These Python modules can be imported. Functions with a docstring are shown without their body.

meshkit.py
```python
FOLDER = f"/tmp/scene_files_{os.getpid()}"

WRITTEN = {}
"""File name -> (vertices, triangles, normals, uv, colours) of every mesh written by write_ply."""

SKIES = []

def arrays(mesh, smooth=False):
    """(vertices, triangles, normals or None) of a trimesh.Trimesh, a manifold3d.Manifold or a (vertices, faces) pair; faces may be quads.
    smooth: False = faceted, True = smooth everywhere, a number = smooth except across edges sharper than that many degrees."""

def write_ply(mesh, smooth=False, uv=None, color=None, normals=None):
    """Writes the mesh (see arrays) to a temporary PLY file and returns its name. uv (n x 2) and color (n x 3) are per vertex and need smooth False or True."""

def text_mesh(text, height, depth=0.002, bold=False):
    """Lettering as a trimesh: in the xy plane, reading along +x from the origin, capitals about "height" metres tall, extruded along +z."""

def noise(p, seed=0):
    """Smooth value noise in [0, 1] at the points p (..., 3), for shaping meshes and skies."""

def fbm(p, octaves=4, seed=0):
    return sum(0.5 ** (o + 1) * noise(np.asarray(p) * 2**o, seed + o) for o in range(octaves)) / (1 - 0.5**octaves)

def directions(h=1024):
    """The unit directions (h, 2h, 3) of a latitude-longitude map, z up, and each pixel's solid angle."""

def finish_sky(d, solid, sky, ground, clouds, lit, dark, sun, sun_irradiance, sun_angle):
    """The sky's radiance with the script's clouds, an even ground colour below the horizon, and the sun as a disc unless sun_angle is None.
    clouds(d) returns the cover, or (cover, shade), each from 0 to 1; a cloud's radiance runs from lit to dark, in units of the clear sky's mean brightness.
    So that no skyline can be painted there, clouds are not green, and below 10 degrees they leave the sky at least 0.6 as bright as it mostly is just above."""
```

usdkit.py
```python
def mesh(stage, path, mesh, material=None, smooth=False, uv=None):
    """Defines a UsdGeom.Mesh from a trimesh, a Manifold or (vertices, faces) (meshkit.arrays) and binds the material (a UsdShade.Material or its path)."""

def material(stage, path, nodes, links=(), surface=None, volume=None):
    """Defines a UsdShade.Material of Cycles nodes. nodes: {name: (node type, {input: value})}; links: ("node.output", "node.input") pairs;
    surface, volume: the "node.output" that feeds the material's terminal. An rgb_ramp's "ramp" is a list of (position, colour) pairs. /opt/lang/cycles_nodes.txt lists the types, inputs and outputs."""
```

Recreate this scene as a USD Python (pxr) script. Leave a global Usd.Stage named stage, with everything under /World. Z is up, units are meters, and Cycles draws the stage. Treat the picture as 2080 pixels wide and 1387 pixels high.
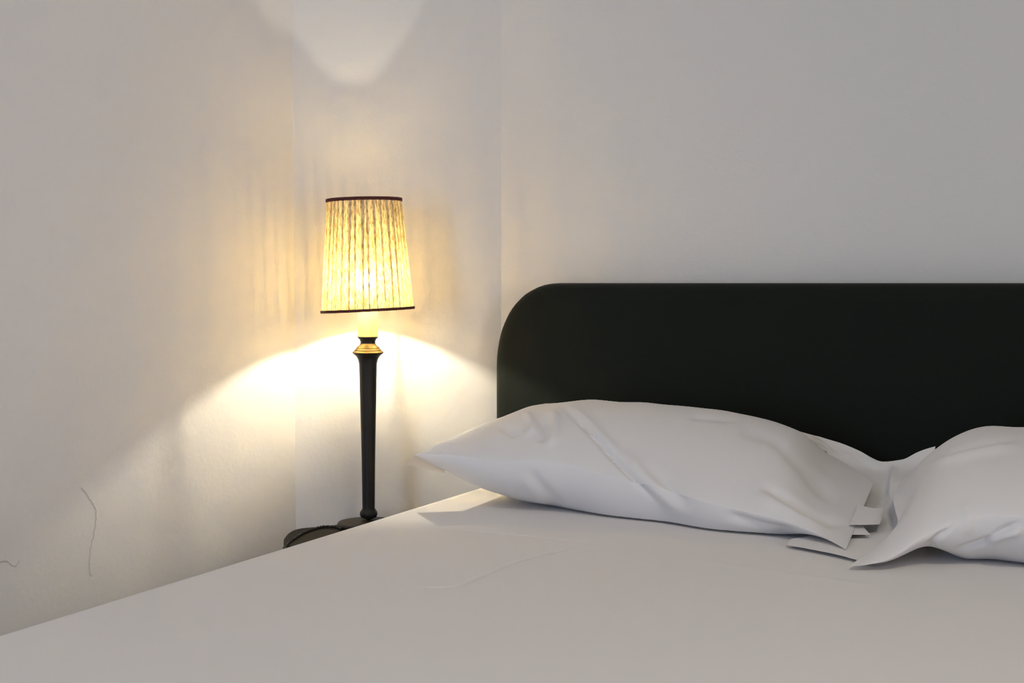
import math
import numpy as np, trimesh, manifold3d as m3, usdkit, meshkit
from pxr import Usd, UsdGeom, UsdLux, UsdShade, Gf, Sdf
from scipy.interpolate import PchipInterpolator
from scipy.spatial import cKDTree

stage = Usd.Stage.CreateInMemory()
UsdGeom.SetStageUpAxis(stage, 'Z'); UsdGeom.SetStageMetersPerUnit(stage, 1.0)
world = UsdGeom.Xform.Define(stage, '/World'); stage.SetDefaultPrim(world.GetPrim())
UsdGeom.Scope.Define(stage, '/World/Looks')
rng = np.random.default_rng(7)

# ------------------------------------------------------------------ camera
FPX, CX, CY, HOR = 2800.0, 1040.0, 693.5, 575.0
TH = math.atan((CY - HOR) / FPX); PSI = math.radians(24.7)
CAM = np.array([0, 0, 0.96])
RIGHT = np.array([math.cos(PSI), math.sin(PSI), 0]); FWH = np.array([-math.sin(PSI), math.cos(PSI), 0])
FW = FWH * math.cos(TH) + np.array([0, 0, -math.sin(TH)]); UP = FWH * math.sin(TH) + np.array([0, 0, math.cos(TH)])
cam = UsdGeom.Camera.Define(stage, '/World/camera')
M = Gf.Matrix4d(*RIGHT, 0, *UP, 0, *(-FW), 0, *CAM, 1)
cam.AddTransformOp().Set(M)
cam.CreateHorizontalApertureAttr(36.0); cam.CreateFocalLengthAttr(FPX / 2080 * 36.0)
cam.CreateClippingRangeAttr(Gf.Vec2f(0.05, 100)); cam.CreateExposureAttr(3.07)


def planpt(xc, zc):
    """Plan point from metres right of and ahead of the camera."""
    return RIGHT[:2] * xc + FWH[:2] * zc


def zpix(y, zc):
    """Height of what shows at image row y, zc metres ahead."""
    q = (CY - y) / FPX; s, c = math.sin(TH), math.cos(TH)
    return CAM[2] - zc * (s - q * c) / (c + q * s)


def proj(P):
    d = np.asarray(P) - CAM
    w = d @ FW
    return np.stack([CX + FPX * (d @ RIGHT) / w, CY - FPX * (d @ UP) / w], -1)


# ------------------------------------------------------------------ lights
def rect_light(name, at, to, w, h, power, color):
    l = UsdLux.RectLight.Define(stage, '/World/' + name)
    z = np.asarray(at, float) - np.asarray(to, float); z /= np.linalg.norm(z)
    x = np.cross([0, 0, 1], z); x = x / np.linalg.norm(x) if np.linalg.norm(x) > 1e-6 else np.array([1.0, 0, 0])
    y = np.cross(z, x)
    l.AddTransformOp().Set(Gf.Matrix4d(*x, 0, *y, 0, *z, 0, *map(float, at), 1))
    l.CreateWidthAttr(w); l.CreateHeightAttr(h); l.CreateIntensityAttr(power / 8); l.CreateColorAttr(Gf.Vec3f(*color))
    return l


FOOT, RWALL, CEIL, LWALL = -2.6, 2.3, 2.8, 0.0
rect_light('daylight_foot', (-1.15, FOOT - 0.16, 1.15), (-1.15, 0, 1.15), 0.5, 1.6, 17.5, (0.50, 0.71, 1.0))
rect_light('daylight_side', (RWALL + 0.16, -0.35, 1.15), (0, -0.35, 1.15), 0.9, 1.6, 7.6, (1.0, 0.93, 0.95))
rect_light('ceiling_glow', (0.6, 0.2, CEIL - 0.075), (0.6, 0.2, 0), 0.5, 0.5, 24.5, (1.0, 0.92, 0.74))
BULB = 6000.0

# ------------------------------------------------------------------ materials
L = '/World/Looks/'


def bumped(name, base, rough, scale, dist, strength=0.4, detail=4, **kw):
    n = {'g': ('geometry', {}), 'n': ('noise_texture', {'scale': scale, 'detail': detail, 'roughness': 0.6}),
         'b': ('bump', {'strength': strength, 'distance': dist}),
         'p': ('principled_bsdf', {'base_color': base, 'roughness': rough, **kw})}
    return usdkit.material(stage, L + name, n, [('g.position', 'n.vector'), ('n.fac', 'b.height'), ('b.normal', 'p.normal')], surface='p.BSDF')


def plain(name, base, rough, **kw):
    return usdkit.material(stage, L + name, {'p': ('principled_bsdf', {'base_color': base, 'roughness': rough, **kw})}, surface='p.BSDF')


def plaster(name, base):
    n = {'g': ('geometry', {}), 'n': ('noise_texture', {'scale': 110, 'detail': 3, 'roughness': 0.55}),
         'n2': ('noise_texture', {'scale': 7, 'detail': 3, 'roughness': 0.5}),
         'm': ('math', {'math_type': 'multiply_add', 'value2': 6.0}),
         'b': ('bump', {'strength': 0.5, 'distance': 0.0011}),
         'p': ('principled_bsdf', {'base_color': base, 'roughness': 0.85, 'specular_ior_level': 0.25})}
    return usdkit.material(stage, L + name, n, [('g.position', 'n.vector'), ('g.position', 'n2.vector'), ('n2.fac', 'm.value1'), ('n.fac', 'm.value3'),
                                                ('m.value', 'b.height'), ('b.normal', 'p.normal')], surface='p.BSDF')


WALL = plaster('wall_plaster', (0.80, 0.772, 0.750))
CRACK = plain('crack_shadow', (0.60, 0.58, 0.55), 0.95)
CEILM = plain('ceiling_paint', (0.82, 0.81, 0.79), 0.9)
WOODN = {'g': ('geometry', {}), 'm': ('mapping', {'scale': (14, 1.2, 1)}), 'n': ('noise_texture', {'scale': 4, 'detail': 5}),
         'r': ('rgb_ramp', {'ramp': [(0.3, (0.20, 0.115, 0.06)), (0.7, (0.36, 0.23, 0.13))]}), 'p': ('principled_bsdf', {'roughness': 0.45})}
FLOORM = usdkit.material(stage, L + 'floor_wood', WOODN, [('g.position', 'm.vector'), ('m.vector', 'n.vector'), ('n.fac', 'r.fac'), ('r.color', 'p.base_color')], surface='p.BSDF')
WHITE = plain('white_paint', (0.8, 0.8, 0.78), 0.4)
LINEN = bumped('white_cotton', (0.80, 0.773, 0.768), 0.85, 900, 0.0004, 0.25, 2, specular_ior_level=0.15, sheen_weight=0.08)
THIN = usdkit.material(stage, L + 'thin_cotton', {'d': ('diffuse_bsdf', {'color': (0.80, 0.773, 0.768)}), 't': ('translucent_bsdf', {'color': (0.80, 0.75, 0.68)}), 'x': ('mix_closure', {'fac': 0.38})},
                       [('d.BSDF', 'x.closure1'), ('t.BSDF', 'x.closure2')], surface='x.closure')
TICK = plain('mattress_ticking', (0.7, 0.68, 0.64), 0.9)
VELVET = bumped('dark_green_velvet', (0.0105, 0.0130, 0.0105), 0.75, 700, 0.0006, 0.3, 2, specular_ior_level=0.12, sheen_weight=0.12, sheen_roughness=0.4, sheen_tint=(0.6, 0.62, 0.55))
TABLEM = bumped('charcoal_lacquer', (0.017, 0.0155, 0.0125), 0.7, 300, 0.0003, 0.2, 2, specular_ior_level=0.15)
BLACK = bumped('blackened_metal', (0.012, 0.0105, 0.009), 0.5, 200, 0.0003, 0.2, 2, specular_ior_level=0.3)
BRASS = plain('aged_brass', (0.19, 0.14, 0.068), 0.5, metallic=1.0)
CORD = plain('black_cord', (0.008, 0.007, 0.007), 0.7)
TRIM = bumped('maroon_braid', (0.085, 0.016, 0.010), 0.8, 900, 0.0005, 0.3, 2)
CANDLE = plain('cream_candle_sleeve', (0.74, 0.63, 0.28), 0.5, subsurface_weight=0.0)
BULBM = usdkit.material(stage, L + 'bulb_glow', {'e': ('emission', {'color': (1.0, 0.915, 0.70), 'strength': BULB / 8})}, surface='e.emission')
CEILGLASS = plain('opal_glass', (0.85, 0.85, 0.82), 0.3)
FABN = {'g': ('geometry', {}), 'm': ('mapping', {'scale': (430, 430, 75)}), 'n': ('noise_texture', {'scale': 1.0, 'detail': 3, 'roughness': 0.65}),
        'r': ('rgb_ramp', {'ramp': [(0.36, (0.25, 0.135, 0.03)), (0.50, (0.59, 0.435, 0.155)), (0.62, (0.83, 0.685, 0.32))]}),
        'r2': ('rgb_ramp', {'ramp': [(0.38, (0.48, 0.34, 0.14)), (0.50, (0.80, 0.68, 0.40)), (0.62, (0.88, 0.80, 0.55))]}),
        'd': ('diffuse_bsdf', {}), 't': ('translucent_bsdf', {}), 'c': ('transparent_bsdf', {}), 'q': ('refraction_bsdf', {'IOR': 1.25, 'roughness': 0.6, 'distribution': 'ggx'}), 'z': ('mix_closure', {'fac': 0.35}),
        'x': ('mix_closure', {'fac': 0.17}), 'y': ('mix_closure', {'fac': 0.085})}
FABRIC = usdkit.material(stage, L + 'pleated_fabric', FABN, [('g.position', 'm.vector'), ('m.vector', 'n.vector'), ('n.fac', 'r.fac'), ('n.fac', 'r2.fac'), ('r2.color', 'd.color'), ('r.color', 't.color'), ('r.color', 'q.color'), ('t.BSDF', 'z.closure1'), ('q.BSDF', 'z.closure2'), ('r.color', 'c.color'),
                                                             ('d.BSDF', 'x.closure1'), ('z.closure', 'x.closure2'), ('x.closure', 'y.closure1'), ('c.BSDF', 'y.closure2')], surface='y.closure')
PANE = usdkit.material(stage, L + 'window_glass', {'f': ('fresnel', {'IOR': 1.45}), 't': ('transparent_bsdf', {}), 'g': ('glossy_bsdf', {'roughness': 0.02}), 'x': ('mix_closure', {})},
                       [('f.fac', 'x.fac'), ('t.BSDF', 'x.closure1'), ('g.BSDF', 'x.closure2')], surface='x.closure')

# ------------------------------------------------------------------ helpers
used = {}


def path_of(name, parent=None):
    base = (parent.GetPath().pathString if parent is not None else '/World') + '/' + name
    k = used.get(base, 0); used[base] = k + 1
    return base if k == 0 else base + '_%03d' % k


def tag(p, label=None, cat=None, group=None, kind=None):
    for k, v in (('label', label), ('category', cat), ('group', group), ('kind', kind)):
        if v: p.SetCustomDataByKey(k, v)
    return p


def thing(name, at, label, cat, **kw):
    x = UsdGeom.Xform.Define(stage, path_of(name)); x.AddTranslateOp().Set(Gf.Vec3d(*map(float, at)))
    p = x.GetPrim(); p.SetCustomDataByKey('base', Gf.Vec3d(*map(float, at)))
    return tag(p, label, cat, **kw)


def base_of(p):
    while p and p.GetPath().pathString != '/World':
        b = p.GetCustomDataByKey('base')
        if b is not None: return np.array(b)
        p = p.GetParent()
    return np.zeros(3)


def obj(name, mesh, mat, parent=None, smooth=30, label=None):
    """One Mesh prim; vertices are given in world metres and stored relative to the thing."""
    if not isinstance(mesh, trimesh.Trimesh):
        v, f, _ = meshkit.arrays(mesh); mesh = trimesh.Trimesh(v, f, process=False)
    mesh = mesh.copy(); mesh.apply_translation(-base_of(parent) if parent is not None else [0, 0, 0])
    p = usdkit.mesh(stage, path_of(name, parent), mesh, mat, smooth=smooth).GetPrim()
    return tag(p, label)


def struct(name, mesh, mat, label, cat, smooth=False):
    return tag(obj(name, mesh, mat, None, smooth), label, cat, kind='structure')


def box(x0, y0, z0, x1, y1, z1):
    b = trimesh.creation.box([x1 - x0, y1 - y0, z1 - z0]); b.apply_translation([(x0 + x1) / 2, (y0 + y1) / 2, (z0 + z1) / 2]); return b


def cat(*ms): return trimesh.util.concatenate(ms)


def prism(pts, z0, z1):
    from shapely.geometry import Polygon
    p = trimesh.creation.extrude_polygon(Polygon(pts), z1 - z0, engine='earcut'); p.apply_translation([0, 0, z0]); return p


def wall_slab(a, b, t, z0, z1):
    """Upright slab whose inner face runs from a to b (plan); thickness t goes to the left of a->b."""
    a, b = np.array(a), np.array(b); d = (b - a) / np.linalg.norm(b - a); n = np.array([-d[1], d[0]]) * t
    return prism([a, b, b + n, a + n], z0, z1)


def lathe(profile, at, n=64, cap=True):
    """profile: (radius, height) upwards."""
    m = trimesh.creation.revolve(np.array(profile, float), sections=n); m.apply_translation(at); return m


def rounded(pts, r):
    """Hull of spheres."""
    s = m3.Manifold.sphere(r, 24)
    return m3.Manifold.batch_hull([s.translate(list(map(float, p))) for p in pts])


def tube(points, r, sides=8):
    import sys
    sys.path.insert(0, '/opt/lang')
    p = np.asarray(points, float); t = np.gradient(p, axis=0); t /= np.linalg.norm(t, axis=1, keepdims=True)
    a = np.cross(t, np.where(np.abs(t[:, 2:]) < 0.9, [0, 0, 1.0], [1.0, 0, 0])); a /= np.linalg.norm(a, axis=1, keepdims=True); b = np.cross(t, a)
    rr = np.broadcast_to(r, (len(p),))[:, None, None]; g = np.arange(sides) * 2 * np.pi / sides
    v = (p[:, None] + rr * (np.cos(g)[None, :, None] * a[:, None] + np.sin(g)[None, :, None] * b[:, None])).reshape(-1, 3)
    f = []
    for i in range(len(p) - 1):
        for j in range(sides):
            q = [i * sides + j, i * sides + (j + 1) % sides, (i + 1) * sides + (j + 1) % sides, (i + 1) * sides + j]
            f += [[q[0], q[1], q[2]], [q[0], q[2], q[3]]]
    n = len(v); v = np.vstack([v, p[:1], p[-1:]])
    for j in range(sides):
        f += [[n, (j + 1) % sides, j], [n + 1, (len(p) - 1) * sides + j, (len(p) - 1) * sides + (j + 1) % sides]]
    m = trimesh.Trimesh(v, f, process=False); m.fix_normals(); return m


def spline(pts, n):
    pts = np.asarray(pts, float); d = np.r_[0, np.cumsum(np.linalg.norm(np.diff(pts, axis=0), axis=1))]
    return PchipInterpolator(d, pts)(np.linspace(0, d[-1], n))


# ------------------------------------------------------------------ room shell
ZL = 2.72                                            # the lamp's distance ahead of the camera
A = planpt((598 - CX) / FPX * 1.048 * ZL, 1.048 * ZL)            # left wall meets the angled wall
B = planpt((1018 - CX) / FPX * 1.078 * ZL, 1.078 * ZL)           # angled wall meets the wall behind the bed
ldir = planpt(-0.656, -0.755)
C = A + ldir * ((FOOT - A[1]) / ldir[1])
D, E_ = np.array([RWALL, FOOT]), np.array([RWALL, B[1]])
WT = 0.16
struct('wall_left', wall_slab(C, A, WT, 0, CEIL), WALL, 'off-white plastered wall at the left, lit by the lamp', 'wall')
struct('wall_corner', wall_slab(A, B, WT, 0, CEIL), WALL, 'narrow off-white wall panel straight behind the lamp', 'wall')
struct('wall_back', wall_slab(B, E_, WT, 0, CEIL), WALL, 'plain off-white wall behind the dark headboard', 'wall')


def holed(x0, x1, w0, w1, s0, s1, place):
    return cat(*[place(*q) for q in ((x0, w0, 0, CEIL), (w1, x1, 0, CEIL), (w0, w1, 0, s0), (w0, w1, s1, CEIL))])


FW0, FW1, S0, S1 = -1.45, -0.85, 0.3, 2.0
struct('wall_foot', holed(C[0] - 0.1, RWALL + WT, FW0, FW1, S0, S1, lambda a, b, c, d: box(a, FOOT - WT, c, b, FOOT, d)), WALL, 'off-white wall with a narrow window opposite the headboard', 'wall')
SW0, SW1 = -0.85, 0.15
struct('wall_right', holed(FOOT, B[1] + WT, SW0, SW1, S0, S1, lambda a, b, c, d: box(RWALL, a, c, RWALL + WT, b, d)), WALL, 'off-white wall with a wide window right of the bed', 'wall')
plan = [C + [-0.1, -WT], D + [WT, -WT], E_ + [WT, WT], B + [-0.1, WT], A + [-0.16, 0.1]]
struct('floor', prism(plan, -0.1, 0), FLOORM, 'brown wooden floor under the bed', 'floor')
struct('ceiling', prism(plan, CEIL, CEIL + 0.1), CEILM, 'white ceiling of the bedroom', 'ceiling')


def window(name, along, lo, hi, label):
    t = tag(UsdGeom.Xform.Define(stage, path_of(name)).GetPrim(), label, 'window', kind='structure')
    def bx(a, b, z0, z1, d0, d1): return box(a, FOOT - d1, z0, b, FOOT - d0, z1) if along == 'x' else box(RWALL + d0, a, z0, RWALL + d1, b, z1)
    w = 0.05; mid = (lo + hi) / 2
    obj('window_frame', cat(bx(lo, lo + w, S0, S1, .05, .1), bx(hi - w, hi, S0, S1, .05, .1), bx(lo + w, hi - w, S0, S0 + w, .05, .1), bx(lo + w, hi - w, S1 - w, S1, .05, .1)), WHITE, t, False)
    obj('window_bar', bx(lo + w, hi - w, 1.15, 1.18, .055, .095), WHITE, t, False)
    obj('pane', bx(lo + w, hi - w, S0 + w, 1.15, .07, .076), PANE, t, False)
    obj('pane', bx(lo + w, hi - w, 1.18, S1 - w, .07, .076), PANE, t, False)


window('window_1', 'x', FW0, FW1, 'narrow white-framed window in the wall opposite the headboard')
window('window_2', 'y', SW0, SW1, 'wide white-framed window in the right wall')
cl = thing('ceiling_light', (0.6, 0.2, CEIL), 'flat square opal ceiling light in the middle of the room', 'ceiling light')
obj('housing', box(0.32, -0.08, CEIL - 0.05, 0.88, 0.48, CEIL), WHITE, cl, False)
obj('diffuser', box(0.35, -0.05, CEIL - 0.066, 0.85, 0.45, CEIL - 0.05), CEILGLASS, cl, False)


def wall_at(px, py, a, b):
    """Where the line of sight through a pixel meets the upright plane a-b."""
    d = (px - CX) * RIGHT - (py - CY) * UP + FPX * FW
    n = np.array([-(b - a)[1], (b - a)[0], 0]); t = (np.r_[a, 0] - CAM) @ n / (d @ n)
    return CAM + d * t


# hairline cracks in the plaster of the left wall
wl = stage.GetPrimAtPath('/World/wall_left')
inn = np.r_[(B - A)[0], 0, 0]; nl = np.array([-ldir[1], ldir[0], 0]); nl /= np.linalg.norm(nl); nl *= np.sign(nl[0])
for k, poly in enumerate([[(165, 990), (176, 1003), (189, 1022), (195, 1040), (193, 1066), (190, 1085), (184, 1112), (181, 1150), (186, 1170)],
                          [(0, 1141), (14, 1140), (28, 1150), (40, 1138)]]):
    P = np.array([wall_at(x, y, A, C) for x, y in poly])
    P = spline(P, 40); P += rng.normal(0, 0.0008, P.shape)
    P -= np.outer((P - np.r_[A, 0]) @ nl, nl)
    obj('plaster_crack', tube(P + nl * 0.0002, np.linspace(0.0008, 0.0005, 40), 5), CRACK, wl, True)

# ------------------------------------------------------------------ bed
BX0, BX1, TOP, HEAD_Y = -1.152, 0.66, 0.58, 2.487
bed = thing('bed', ((BX0 + BX1) / 2, 1.5, 0), 'wide low bed with a dark green velvet headboard, made up in white', 'bed')


def mattress(x0, x1, y0, y1, z0, z1, r, R):
    pts = []
    for sx, sy in ((0, 0), (1, 0), (1, 1), (0, 1)):
        RR = R if sy else 0.08
        cx, cy = (x0 + RR, x1 - RR)[sx], (y0 + RR, y1 - RR)[sy]
        for a in np.linspace(0, 2 * np.pi, 25)[:-1]:
            pts += [(cx + (RR - r) * math.cos(a), cy + (RR - r) * math.sin(a), z) for z in (z0 + r, z1 - r)]
    return rounded(pts, r)


ML = (BX0, BX1, 0.47, HEAD_Y - 0.013)
mat_in = mattress(ML[0] + .008, ML[1] - .008, ML[2] + .008, ML[3] - .006, 0.30, TOP - 0.008, 0.04, 0.14)
obj('mattress', mat_in, TICK, bed, 40)
obj('bed_base', mattress(BX0 + .03, BX1 - .03, .50, HEAD_Y - .02, 0.12, 0.298, .02, .06), VELVET, bed, 40)
for x in (BX0 + .12, BX1 - .12):
    for y in (0.62, HEAD_Y - .2):
        obj('leg', lathe([(0, 0), (.022, 0), (.03, .12), (0, .12)], (x, y, 0), 20), BLACK, bed, 30)


def headboard():
    x0, x1, zb, zt, y0, y1, r = BX0 - 0.071, BX1 + 0.07, 0.10, 0.960, B[1] - 0.096, B[1] - 0.018, 0.032
    pts = [(x0 + r, y, zb + r) for y in (y0 + r, y1 - r)] + [(x1 - r, y, zb + r) for y in (y0 + r, y1 - r)]
    for sx in (0, 1):
        for a in np.linspace(0, np.pi / 2, 17):
            rx, rz = 0.105, 0.14
            ca, sa = math.cos(a), math.sin(a)
            x = x0 + r + rx - rx * ca ** .93 if not sx else x1 - r - rx + rx * ca ** .93
            pts += [(x, y, zt - r - rz + rz * sa ** .93) for y in (y0 + r, y1 - r)]
    m = rounded(pts, r).refine_to_length(0.03)
    m = trimesh.Trimesh(m.to_mesh().vert_properties[:, :3], m.to_mesh().tri_verts, process=False)
    v = m.vertices.copy()
    fr = np.clip((y0 + 0.06 - v[:, 1]) / 0.06, 0, 1)
    v[:, 1] -= fr * 0.006 * np.clip(np.minimum(v[:, 0] - x0, x1 - v[:, 0]) / 0.25, 0, 1) * np.clip((zt - v[:, 2]) / 0.2, 0, 1)
    m.vertices = v
    return m


obj('headboard', headboard(), VELVET, bed, True, 'dark green velvet headboard with rounded top corners')

# the sheet, stretched over the mattress, with ironed-in creases
sheet = thing('bed_sheet', ((BX0 + BX1) / 2, 1.5, TOP), 'smooth white cotton sheet stretched over the mattress', 'sheet')
outer = mattress(*ML, 0.29, TOP, 0.043, 0.145)
inner = mattress(ML[0] + .005, ML[1] - .005, ML[2] + .005, ML[3] - .004, 0.27, TOP - 0.005, 0.041, 0.142)
sh = (outer - inner - m3.Manifold.cube([3, 4, 0.2]).translate([-2, -1, 0.17])).refine_to_length(0.022)
sh = trimesh.Trimesh(sh.to_mesh().vert_properties[:, :3], sh.to_mesh().tri_verts, process=False)
CREASES = [([(800, 1187), (862, 1192), (930, 1189), (990, 1163), (1050, 1139), (1127, 1119), (1180, 1108)], 4, 0.0022),
           ([(877, 1074), (950, 1077), (1021, 1083), (1120, 1093), (1252, 1109)], 4, 0.0011),
           ([(905, 1104), (935, 1094)], 5, 0.0010), ([(1350, 1126), (1480, 1146), (1610, 1165), (1800, 1192)], 10, -0.0006),
           ([(570, 1155), (615, 1163)], 6, 0.0010), ([(780, 1240), (850, 1236)], 8, -0.0003)]


def px_dist(q, poly, n=200):
    p = spline(np.array(poly, float), n)
    d, i = cKDTree(p).query(q)
    return d, i / (n - 1)


def on_bed(x, y, z=TOP):
    d = (x - CX) * RIGHT - (y - CY) * UP + FPX * FW
    return CAM + d * (z - CAM[2]) / d[2]


crease_w = [(np.array([on_bed(*p) for p in poly]), w, a) for poly, w, a in CREASES]
for it in range(3):
    cen = sh.vertices[sh.faces].mean(1); near = np.zeros(len(cen), bool)
    for P, w, a in crease_w:
        near |= cKDTree(spline(P, 200)).query(cen)[0] < (0.03, 0.018, 0.009)[it]
    near &= cen[:, 2] > TOP - 0.004
    v, f = trimesh.remesh.subdivide(sh.vertices, sh.faces, np.nonzero(near)[0]); sh = trimesh.Trimesh(v, f, process=False)
v = sh.vertices.copy(); topv = v[:, 2] > TOP - 0.02
wv = meshkit.fbm(v * [2.2, 2.2, 0] + 5.3, 3) - 0.5
v[:, 2] += np.where(topv, wv * 0.006 * np.clip((v[:, 0] - BX0) / 0.15, 0, 1), 0)
for P, w, a in crease_w:
    d, u = px_dist(v, P)
    wm = w * 0.0008
    v[:, 2] -= np.where(topv, 1.35 * a * np.exp(-(d / wm) ** 2) * np.clip(np.minimum(u, 1 - u) * 6, 0, 1) , 0)
sh.vertices = v
obj('sheet_cloth', sh, LINEN, sheet, 60)

# ------------------------------------------------------------------ pillows
def closed_grid(top, bot):
    """Two (ns, nt, 3) grids that share their outline, as one closed mesh."""
    ns, nt = top.shape[:2]
    idx = np.arange(ns * nt).reshape(ns, nt); idb = idx + ns * nt
    rim = np.zeros((ns, nt), bool); rim[[0, -1]] = True; rim[:, [0, -1]] = True
    idb = np.where(rim, idx, idb)
    def quads(i): return np.stack([i[:-1, :-1], i[1:, :-1], i[1:, 1:], i[:-1, 1:]], -1).reshape(-1, 4)
    q = np.vstack([quads(idx), quads(idb)[:, ::-1]])
    f = np.vstack([q[:, [0, 1, 2]], q[:, [0, 2, 3]]])
    m = trimesh.Trimesh(np.vstack([top.reshape(-1, 3), bot.reshape(-1, 3)]), f, process=False)
    m.update_faces(m.nondegenerate_faces()); m.remove_unreferenced_vertices(); return m


def pch(tab, s):
    tab = np.array(tab, float); return PchipInterpolator(tab[:, 0], tab[:, 1:])(s)


def pillow(F, Bk, hu, hd, ns=230, nt=150, pw=2.2, ex=0.74, endl=(0.14, 0.6), endr=(0.2, 0.8), wr=(), seed=0, floor=TOP + 0.0035, wamp=0.004, crest=0.5, bend=None):
    a = np.linspace(0, np.pi, ns); s = (0.35 * np.linspace(0, 1, ns) + 0.65 * (1 - np.cos(a)) / 2)[:, None]
    b = np.linspace(0, np.pi, nt); t = ((1 - np.cos(b)) / 2)[None, :]
    f, k = pch(F, s[:, 0]), pch(Bk, s[:, 0])
    mid = f[:, None] * (1 - t[..., None]) + k[:, None] * t[..., None]
    if bend is not None: mid[..., 0] += pch(bend, t[0])[None, :, 0] * np.clip(1 - s / .14, 0, 1)
    tt = t ** (math.log(0.5) / math.log(crest))
    g = np.clip(1 - np.abs(2 * tt - 1) ** pw, 0, 1) ** ex
    e = np.clip(s / endl[0], 0, 1); e = (1 - (1 - e) ** 2) ** endl[1]
    e2 = np.clip((1 - s) / endr[0], 0, 1); e2 = (1 - (1 - e2) ** 2) ** endr[1]
    gb = np.clip(1 - np.abs(2 * t - 1) ** 3.2, 0, 1) ** 0.5 * e * e2
    g = g * e * e2
    top, bot = mid.copy(), mid.copy()
    top[..., 2] += pch(hu, s[:, 0])[:, :1] * g; bot[..., 2] -= pch(hd, s[:, 0])[:, :1] * gb
    lift = meshkit.fbm(mid * 7 + seed, 3, seed) - 0.5
    top[..., 2] += lift * wamp * 2.5 * g
    bot[..., 2] = np.maximum(bot[..., 2], floor); top[..., 2] = np.maximum(top[..., 2], bot[..., 2])
    m = closed_grid(top, bot)
    v = m.vertices.copy(); nrm = m.vertex_normals; view = CAM - v; facing = np.clip((nrm * view).sum(1) / np.linalg.norm(view, axis=1) * 6, 0, 1)
    q = proj(v); move = np.zeros(len(v))
    for poly, w, amp in wr:
        d, u = px_dist(q, poly)
        move += 2.3 * amp * np.exp(-(d / w) ** 2) * np.clip(np.minimum(u, 1 - u) * 5, 0, 1)
    v += nrm * (move * facing)[:, None]
    v[:, 2] = np.maximum(v[:, 2], floor)
    m.vertices = v
    return m


# left pillow: front seam F, back seam B (position along, x, y, z), swelling above and below the seams
FL = [(0, -1.104, 2.0081, .6741), (.06, -1.066, 2.0361, .6746), (.2, -.96, 2.0448, .6665), (.28, -.90, 2.0485, .6710), (.36, -.845, 2.0561, .6650), (.45, -.78, 2.0548, .6519), (.55, -.70, 2.0512, .6408), (.7, -.60, 2.016, .6264), (.85, -.475, 1.9993, .6087), (1, -.375, 1.9318, .5877)]
BL = [(0, -1.105, 2.36, .670), (.06, -1.08, 2.42, .670), (.2, -.98, 2.45, .680), (.3, -.90, 2.462, .69), (.5, -.75, 2.466, .69), (.7, -.61, 2.464, .68), (.85, -.52, 2.45, .660), (1, -.406, 2.32, .627)]
HU = [(0, .0467), (.1, .0516), (.18, .0697), (.26, .0691), (.34, .0666), (.42, .0698), (.5, .0691), (.65, .0691), (.8, .0606), (.9, .0132), (1, .0073)]
HD = [(0, .06), (.15, .078), (.28, .10), (.5, .115), (.7, .09), (.8, .06), (.93, .018), (1, .004)]
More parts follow.
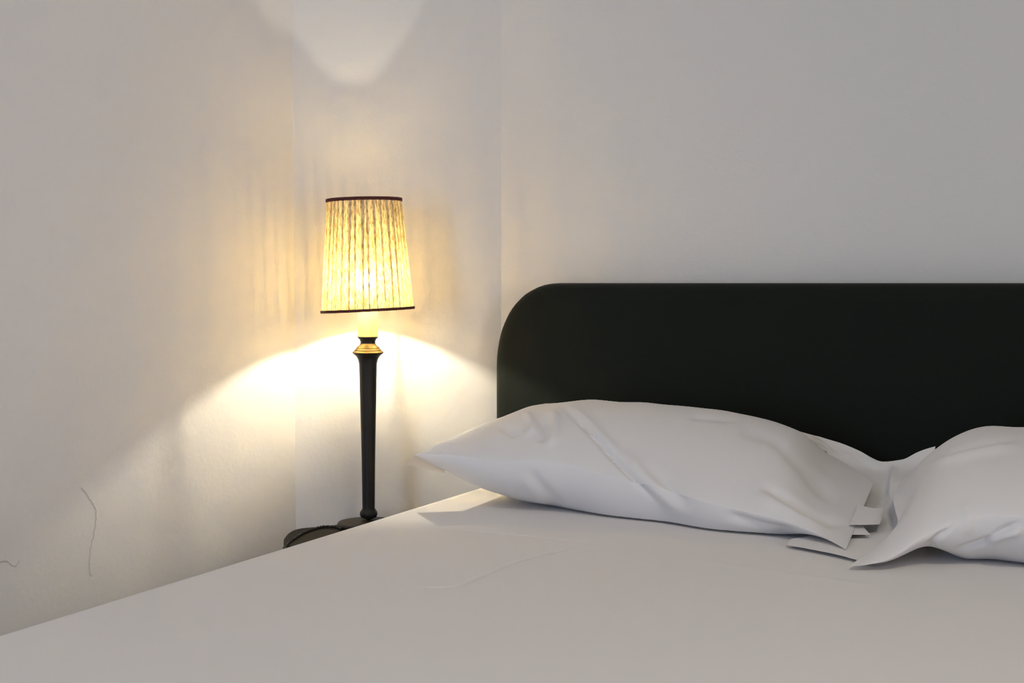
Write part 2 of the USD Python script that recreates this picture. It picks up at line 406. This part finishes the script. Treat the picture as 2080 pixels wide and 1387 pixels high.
WL = [([(1135, 818), (1165, 845), (1205, 885), (1245, 930), (1285, 970), (1335, 1018)], 5, -.0033),
      ([(1150, 822), (1185, 850), (1225, 890), (1270, 935)], 10, .002),
      ([(1260, 920), (1310, 965), (1350, 1005), (1400, 1050)], 15, .003), ([(1300, 940), (1350, 985), (1400, 1030)], 11, -.002),
      ([(1075, 950), (1110, 1000), (1150, 1028)], 11, -.0016), ([(1060, 960), (1090, 1005), (1120, 1022)], 11, .001),
      ([(1105, 838), (1130, 850), (1128, 880), (1112, 908)], 7, .003), ([(1098, 850), (1104, 875), (1095, 900)], 7, -.003),
      ([(1060, 838), (1075, 850), (1085, 868), (1060, 885)], 7, .003), ([(1008, 862), (1022, 868), (1050, 890)], 6, -.0025),
      ([(870, 915), (905, 900), (930, 905)], 4, .0008), ([(895, 925), (905, 908)], 4, -.0008),
      ([(1545, 985), (1600, 1015), (1650, 1048), (1725, 1064)], 9, -.004),
      ([(1530, 1000), (1600, 1040), (1680, 1075)], 14, .003), ([(1470, 1040), (1550, 1068), (1620, 1082)], 10, -.003),
      ([(1580, 905), (1630, 945), (1660, 985), (1700, 1020)], 14, -.0035), ([(1500, 875), (1560, 890), (1600, 915)], 12, -.002),
      ([(1395, 846), (1450, 850), (1495, 853)], 6, -.0015)]
pl = thing('pillow', (-.77, 2.25, TOP), 'plump white pillow on the left side of the bed, nearest the lamp', 'pillow')
obj('pillowcase', pillow(FL, BL, HU, HD, wr=WL, seed=3, endr=(0.16, 0.55), crest=0.55), LINEN, pl, 50)

FR = [(0, -.352, 1.8347, .5855), (.06, -.31, 1.8438, .5936), (.13, -.255, 1.8764, .6279), (.25, -.17, 1.9033, .6543), (.45, 0, 1.9046, .651), (.7, .2, 1.92, .655), (.94, .40, 1.92, .66), (1, .44, 1.91, .66)]
BR = [(0, -.355, 2.30, .640), (.06, -.335, 2.41, .645), (.2, -.22, 2.46, .67), (.5, .02, 2.466, .68), (.8, .25, 2.465, .68), (.94, .38, 2.44, .68), (1, .42, 2.40, .68)]
HUR = [(0, .0089), (.08, .0752), (.15, .0823), (.25, .0726), (.33, .0798), (.5, .064), (.8, .068), (1, .07)]
HDR = [(0, .01), (.1, .03), (.2, .09), (.5, .11), (.7, .1), (1, .06)]
WR = [([(2075, 1058), (2040, 1075), (1990, 1103), (1935, 1118)], 6, -.003), ([(1935, 1062), (1905, 1092), (1878, 1115)], 6, -.003),
      ([(1850, 965), (1900, 943), (1965, 925), (2075, 905)], 9, .003), ([(1862, 955), (1920, 925), (1985, 905), (2075, 890)], 7, -.002),
      ([(1958, 1015), (1968, 1050), (1964, 1090)], 11, .0012), ([(2000, 1100), (2040, 1085), (2080, 1078)], 9, .003)]
pr = thing('pillow', (0.04, 2.2, TOP), 'plump white pillow on the right, cut by the edge of the photo', 'pillow')
obj('pillowcase', pillow(FR, BR, HUR, HDR, wr=WR, seed=11, endl=(0.22, .6), endr=(.14, .6), crest=0.52, bend=[(0, 0), (.12, .012), (.3, .032), (.45, .030), (.6, .016), (.8, 0), (1, 0)]), LINEN, pr, 50)



def at_y(x, y, Y):
    d = (x - CX) * RIGHT - (y - CY) * UP + FPX * FW
    return CAM + d * (Y - CAM[1]) / d[1]


def cloth(rows, n=60, m=70, t=.0016, wr=(), seed=0, amp=.0):
    """A loose piece of cloth through rows of (image x, image y, height); rows run from the headboard to the foot."""
    net = np.array([spline([on_bed(x, y, z) if z < 1 else at_y(x, y, z) for x, y, z in r], m) for r in rows])
    d = np.r_[0, np.cumsum(np.linalg.norm(np.diff(net, axis=0), axis=2).mean(1))]
    G = PchipInterpolator(d, net)(np.linspace(0, d[-1], n))
    du, dv = np.gradient(G, axis=0), np.gradient(G, axis=1)
    N = np.cross(du, dv); N /= np.linalg.norm(N, axis=2, keepdims=True); N *= np.sign(N[..., 2:].mean())
    mv = (meshkit.fbm(G * 16 + seed, 3, seed) - .5) * amp
    q = proj(G.reshape(-1, 3))
    for poly, w, a in wr:
        dd, u = px_dist(q, poly); mv = mv + (a * np.exp(-(dd / w) ** 2) * np.clip(np.minimum(u, 1 - u) * 5, 0, 1)).reshape(mv.shape)
    G = G + N * mv[..., None]; G[..., 2] = np.maximum(G[..., 2], TOP + .0035)
    low = G - N * t; low[[0, -1]] = G[[0, -1]]; low[:, [0, -1]] = G[:, [0, -1]]
    m_ = closed_grid(G, low)
    if m_.volume < 0: m_.invert()
    return m_


obj('pillowcase_flap', cloth([[(1622, 876, 2.458), (1652, 884, 2.458), (1700, 897, 2.458), (1745, 915, 2.455), (1792, 937, 2.45), (1832, 933, 2.445), (1866, 917, 2.445), (1900, 906, 2.445)],
                              [(1672, 915, 2.44), (1730, 937, 2.435), (1790, 957, 2.43), (1830, 955, 2.42), (1890, 940, 2.42)],
                              [(1715, 960, 2.39), (1790, 982, 2.365), (1840, 975, 2.33)],
                              [(1735, 1005, 2.32), (1790, 1012, 2.30), (1838, 1010, 2.25)],
                              [(1715, 1035, 2.24), (1780, 1045, 2.20), (1834, 1045, 2.15)],
                              [(1680, 1065, 2.14), (1760, 1078, 2.10), (1834, 1080, 2.05)],
                              [(1640, 1088, .5875), (1735, 1102, .588), (1830, 1110, .589)],
                              [(1606, 1094, .5865), (1660, 1104, .5865), (1735, 1120, .587), (1822, 1128, .587)],
                              [(1600, 1107, .585), (1660, 1118, .585), (1720, 1131, .585), (1782, 1146, .585)]],
                             seed=5, amp=.006, wr=[([(1655, 888), (1668, 900), (1690, 925)], 6, .006), ([(1640, 888), (1655, 905), (1672, 920)], 5, -.005),
                                                   ([(1690, 925), (1735, 930), (1790, 945)], 6, .005), ([(1818, 945), (1812, 985), (1806, 1020)], 7, .006),
                                                   ([(1800, 1010), (1815, 1060), (1808, 1120)], 9, -.004)]), LINEN, pr, 50)
obj('pillowcase_hem', cloth([[(1742, 1024, .616), (1770, 1031, .615), (1799, 1028, .612)], [(1735, 1045, .611), (1765, 1048, .611), (1794, 1046, .608)], [(1725, 1066, .605), (1757, 1066, .604), (1786, 1065, .602)]], 16, 16, seed=2, amp=.003), LINEN, pl, 50)
obj('pillowcase_hem', cloth([[(1738, 1066, .601), (1752, 1066, .6)], [(1730, 1077, .598), (1760, 1077, .597)], [(1722, 1086, .595), (1769, 1086, .594)]], 10, 10), LINEN, pl, 50)

ear = np.array([[at_y(845, 924, 2.022), at_y(862, 928, 2.03), at_y(905, 951, 2.06)], [at_y(834, 933, 2.04), at_y(856, 940, 2.055), at_y(904, 957, 2.075)], [at_y(826, 943, 2.06), at_y(858, 951, 2.07), at_y(906, 962, 2.085)]])
g3 = np.linspace(0, 1, 3); g14 = np.linspace(0, 1, 14)
ear = PchipInterpolator(g3, PchipInterpolator(g3, ear, axis=0)(g14), axis=1)(g14)
low = ear - [0, -.0016, .0006]; low[[0, -1]] = ear[[0, -1]]; low[:, [0, -1]] = ear[:, [0, -1]]
obj('pillowcase_corner', closed_grid(ear, low), THIN, pl, 50)

# ------------------------------------------------------------------ lamp
lx, ly = planpt((747 - CX) / FPX * ZL, ZL)
SC = ZL / FPX
TZ = 0.478
lamp = thing('table_lamp', (lx, ly, TZ), 'slim black and brass table lamp with a glowing pleated shade', 'lamp')


def prof(rows):                                     # (half width in pixels, image row)
    return [(w * SC * 1.0, zpix(y, ZL) - TZ) for w, y in rows]


at = (lx, ly, TZ)
obj('base_plate', lathe([(0, 0), (.061, 0), (.0625, .0015), (.0625, .005), (.060, .0085), (.045, .0115), (.02, .013), (0, .013)], at), BLACK, lamp)
zb = 0.012
obj('pole', lathe([(0, zb)] + [p for p in prof([(10, 1052), (15.5, 1050), (17.6, 1046), (18, 1043), (17.2, 1039), (14.5, 1035), (12.6, 1032), (12.8, 1020), (13.6, 940), (15.2, 860), (16.8, 790), (17.5, 750), (18.2, 738), (20, 730), (23.5, 723.5), (28, 719.5), (31, 717.5), (31.2, 716)]) if p[1] > zb] + [(0, prof([(0, 716)])[0][1])], at), BLACK, lamp, 50)
obj('brass_collar', lathe([(0, prof([(0, 716.5)])[0][1])] + prof([(31.4, 716.5), (31.8, 715.6), (31.2, 714.6), (27.2, 712), (27.4, 711), (26.8, 710), (24, 707.6), (24, 706.6), (22.5, 705), (18.5, 702), (16, 699), (15.6, 697.5)]) + [(0, prof([(0, 697.5)])[0][1])], at), BRASS, lamp, 40, 'brass collar under the candle sleeve')
obj('cup', lathe([(0, prof([(0, 698.5)])[0][1])] + prof([(15.2, 698.5), (15.0, 694), (16.2, 690), (19.4, 686.5), (21.2, 684.6), (21.0, 683.6)]) + [(0, prof([(0, 683.6)])[0][1])], at), BLACK, lamp, 50)
obj('candle_sleeve', lathe([(0, prof([(0, 684)])[0][1])] + prof([(20.2, 684), (20.2, 610), (19.2, 607.5)]) + [(0, prof([(0, 607.5)])[0][1])], at), CANDLE, lamp, 40, 'cream candle-shaped sleeve below the bulb')
YB = 570
bz = zpix(YB, ZL) - TZ
bl = trimesh.creation.icosphere(3, 1.0); bl.apply_scale([.0040, .0040, .0085]); bl.apply_translation((lx, ly, TZ + bz))
obj('bulb', bl, BULBM, lamp, True)

# shade: knife pleats, each a real Z-fold in the cloth, tilted a little to the left
z0, z1 = zpix(629, ZL), zpix(407, ZL)
RB, RT = 92.3 * SC, 74.6 * SC
xt = (740.3 - CX) / FPX * ZL - (746.7 - CX) / FPX * ZL


def tilt(P, up):
    """Leans the shade: up in 0..1."""
    P = np.asarray(P, float).copy()
    r = P[..., :2] @ RIGHT[:2]
    P[..., 2] += r * math.tan(math.radians(2.75 - 1.4 * up)); P[..., :2] += RIGHT[:2] * (xt * up)
    return P


NP, NR = 40, 22
wd = rng.uniform(0.78, 1.25, NP); ang = np.r_[0, np.cumsum(wd)] / wd.sum() * 2 * np.pi
ovj = rng.uniform(0.6, 1.35, NP)
rows = []
for j in range(NR):
    u = j / (NR - 1); R = RB + (RT - RB) * u; ring = []
    for i in range(NP):
        a0, a1 = ang[i], ang[i + 1]; p = a1 - a0
        ov = p * (0.13 + 0.36 * u ** 1.2) * ovj[i]; ovp = p * (0.13 + 0.36 * u ** 1.2) * ovj[i - 1]
        bulge = 0.0012
        for w in np.linspace(0, 1, 7):
            aa = a0 + (p + ov) * w
            ring.append((aa, R - .0016 + .0016 * min(1, w * 3.2) + bulge * math.sin(math.pi * w)))
        ring.append((a1 + ov, R - .0006)); ring.append((a1 + ov * .5, R - .0011)); ring.append((a1 + ov * .02, R - .0014))
    ring = np.array(ring)
    wob = (meshkit.noise(np.stack([np.cos(ring[:, 0]) * 9, np.sin(ring[:, 0]) * 9, np.full(len(ring), u * 2.5)], -1), 4) - .5) * .0012
    ring[:, 1] += wob
    P = np.stack([ring[:, 1] * np.cos(ring[:, 0]), ring[:, 1] * np.sin(ring[:, 0]), np.full(len(ring), u * (z1 - z0))], -1)
    rows.append(tilt(P, u) + [lx, ly, z0])
G = np.array(rows); n = G.shape[1]
ii, jj = np.meshgrid(np.arange(NR - 1), np.arange(n), indexing='ij'); i0 = ii * n
q = np.stack([i0 + jj, i0 + (jj + 1) % n, i0 + n + (jj + 1) % n, i0 + n + jj], -1).reshape(-1, 4)
shade = obj('lamp_shade', trimesh.Trimesh(G.reshape(-1, 3), np.vstack([q[:, [0, 1, 2]], q[:, [0, 2, 3]]]), process=False), FABRIC, lamp, 40, 'pleated straw-coloured cloth shade')


def band(u, r, h, t):
    g = np.linspace(0, 2 * np.pi, 73)[:-1]; sec = [(-t / 2, -h / 2), (t / 2, -h / 2), (t / 2 + .0004, 0), (t / 2, h / 2), (-t / 2, h / 2)]
    P = np.array([[((r + dr) * math.cos(a), (r + dr) * math.sin(a), dz) for dr, dz in sec] for a in g])
    P = tilt(P, u) + [lx, ly, z0 + u * (z1 - z0)]
    m_ = len(sec); a_, b_ = np.meshgrid(np.arange(72), np.arange(m_), indexing='ij')
    q = np.stack([a_ * m_ + b_, ((a_ + 1) % 72) * m_ + b_, ((a_ + 1) % 72) * m_ + (b_ + 1) % m_, a_ * m_ + (b_ + 1) % m_], -1).reshape(-1, 4)
    m = trimesh.Trimesh(P.reshape(-1, 3), np.vstack([q[:, [0, 1, 2]], q[:, [0, 2, 3]]]), process=False); m.fix_normals(); return m


obj('shade_trim', band(0, RB + .0008, .0052, .0042), TRIM, lamp, 40, 'dark maroon trim on the bottom rim of the shade')
obj('shade_trim', band(1, RT - .0045, .0064, .0135), TRIM, lamp, 40, 'dark maroon trim on the top rim of the shade')
# wire carrier: ring on the sleeve with three arms to the bottom rim
arms = []
for deg in (195, 75, 315):
    a = math.radians(deg); d = RIGHT * math.cos(a) + FWH * math.sin(a)
    p0, p1 = np.array([lx, ly, 0]) + d * .0200, np.array([lx, ly, 0]) + d * (RB - .002)
    e0 = tilt(np.array([[*(d * (RB - .002))[:2], 0]]), 0)[0] + [lx, ly, z0]
    arms.append(tube(spline([[*p0[:2], zpix(621, ZL)], (np.r_[p0[:2], zpix(621, ZL)] + e0) / 2 + [0, 0, -.002], e0], 10), .0013, 8))
g = np.linspace(0, 2 * np.pi, 41)
ringp = np.stack([lx + .0208 * np.cos(g), ly + .0208 * np.sin(g), np.full(41, zpix(621, ZL))], -1)
obj('shade_carrier', cat(tube(ringp, .0011, 8), *arms), BRASS, lamp, True)

# twisted cord lying on the table
cp = [(692, 1074), (674, 1069.5), (656, 1069.5), (637, 1074), (615, 1082.5), (598, 1093), (587, 1101), (579, 1110), (577, 1122)]
P = spline([on_bed(x, y, TZ + .0030) for x, y in cp], 200)
d_ = np.gradient(P, axis=0); d_ /= np.linalg.norm(d_, axis=1, keepdims=True); sd = np.cross(d_, [0, 0, 1.0]); ph = np.linspace(0, 2 * np.pi * 18, 200)
tw = [tube(P + sd * (.0011 * np.cos(ph + o))[:, None] + np.array([0, 0, 1.0]) * (.0011 * np.sin(ph + o))[:, None], .0017, 7) for o in (0, np.pi)]
obj('power_cord', cat(*tw), CORD, lamp, True, 'black twisted power cord')

# ------------------------------------------------------------------ bedside table
def table_plan(inset=0.0):
    from shapely.geometry import Polygon
    from scipy.interpolate import CubicSpline
    c = np.array([(-.3640, 2.7235), (-.3865, 2.709), (-.415, 2.694), (-.428, 2.662), (-.4305, 2.61), (-.424, 2.546), (-.40, 2.503), (-.36, 2.484), (-.28, 2.478), (-.205, 2.52), (-.16, 2.61), (-.143, 2.71), (-.16, 2.79), (-.205, 2.828), (-.26, 2.81), (-.31, 2.768)])
    c = np.vstack([c, c[:1]]); d = np.r_[0, np.cumsum(np.linalg.norm(np.diff(c, axis=0), axis=1))]
    q = CubicSpline(d, c, bc_type='periodic')(np.linspace(0, d[-1], 90)[:-1])
    return Polygon([planpt(*p) for p in q]).buffer(-inset)


tp = table_plan(); tc = tp.centroid
nt_ = thing('bedside_table', (tc.x, tc.y, 0), 'small charcoal bedside table with rounded corners under the lamp', 'table')


def ext(poly, a, b):
    m = trimesh.creation.extrude_polygon(poly, b - a, engine='earcut'); m.apply_translation([0, 0, a]); return m


obj('table_top', ext(tp, TZ - .022, TZ), TABLEM, nt_, 30)
obj('drawer_box', ext(table_plan(.012), TZ - .16, TZ - .022), TABLEM, nt_, 30)
for px_, py_ in list(table_plan(.03).minimum_rotated_rectangle.exterior.coords)[:4]:
    d = np.array([tc.x - px_, tc.y - py_]); d /= np.linalg.norm(d)
    obj('leg', lathe([(0, 0), (.009, 0), (.014, TZ - .16), (0, TZ - .16)], (px_ + d[0] * .03, py_ + d[1] * .03, 0), 16), TABLEM, nt_, 30)
for p in stage.Traverse():
    if p.GetCustomDataByKey('base') is not None: p.ClearCustomDataByKey('base')
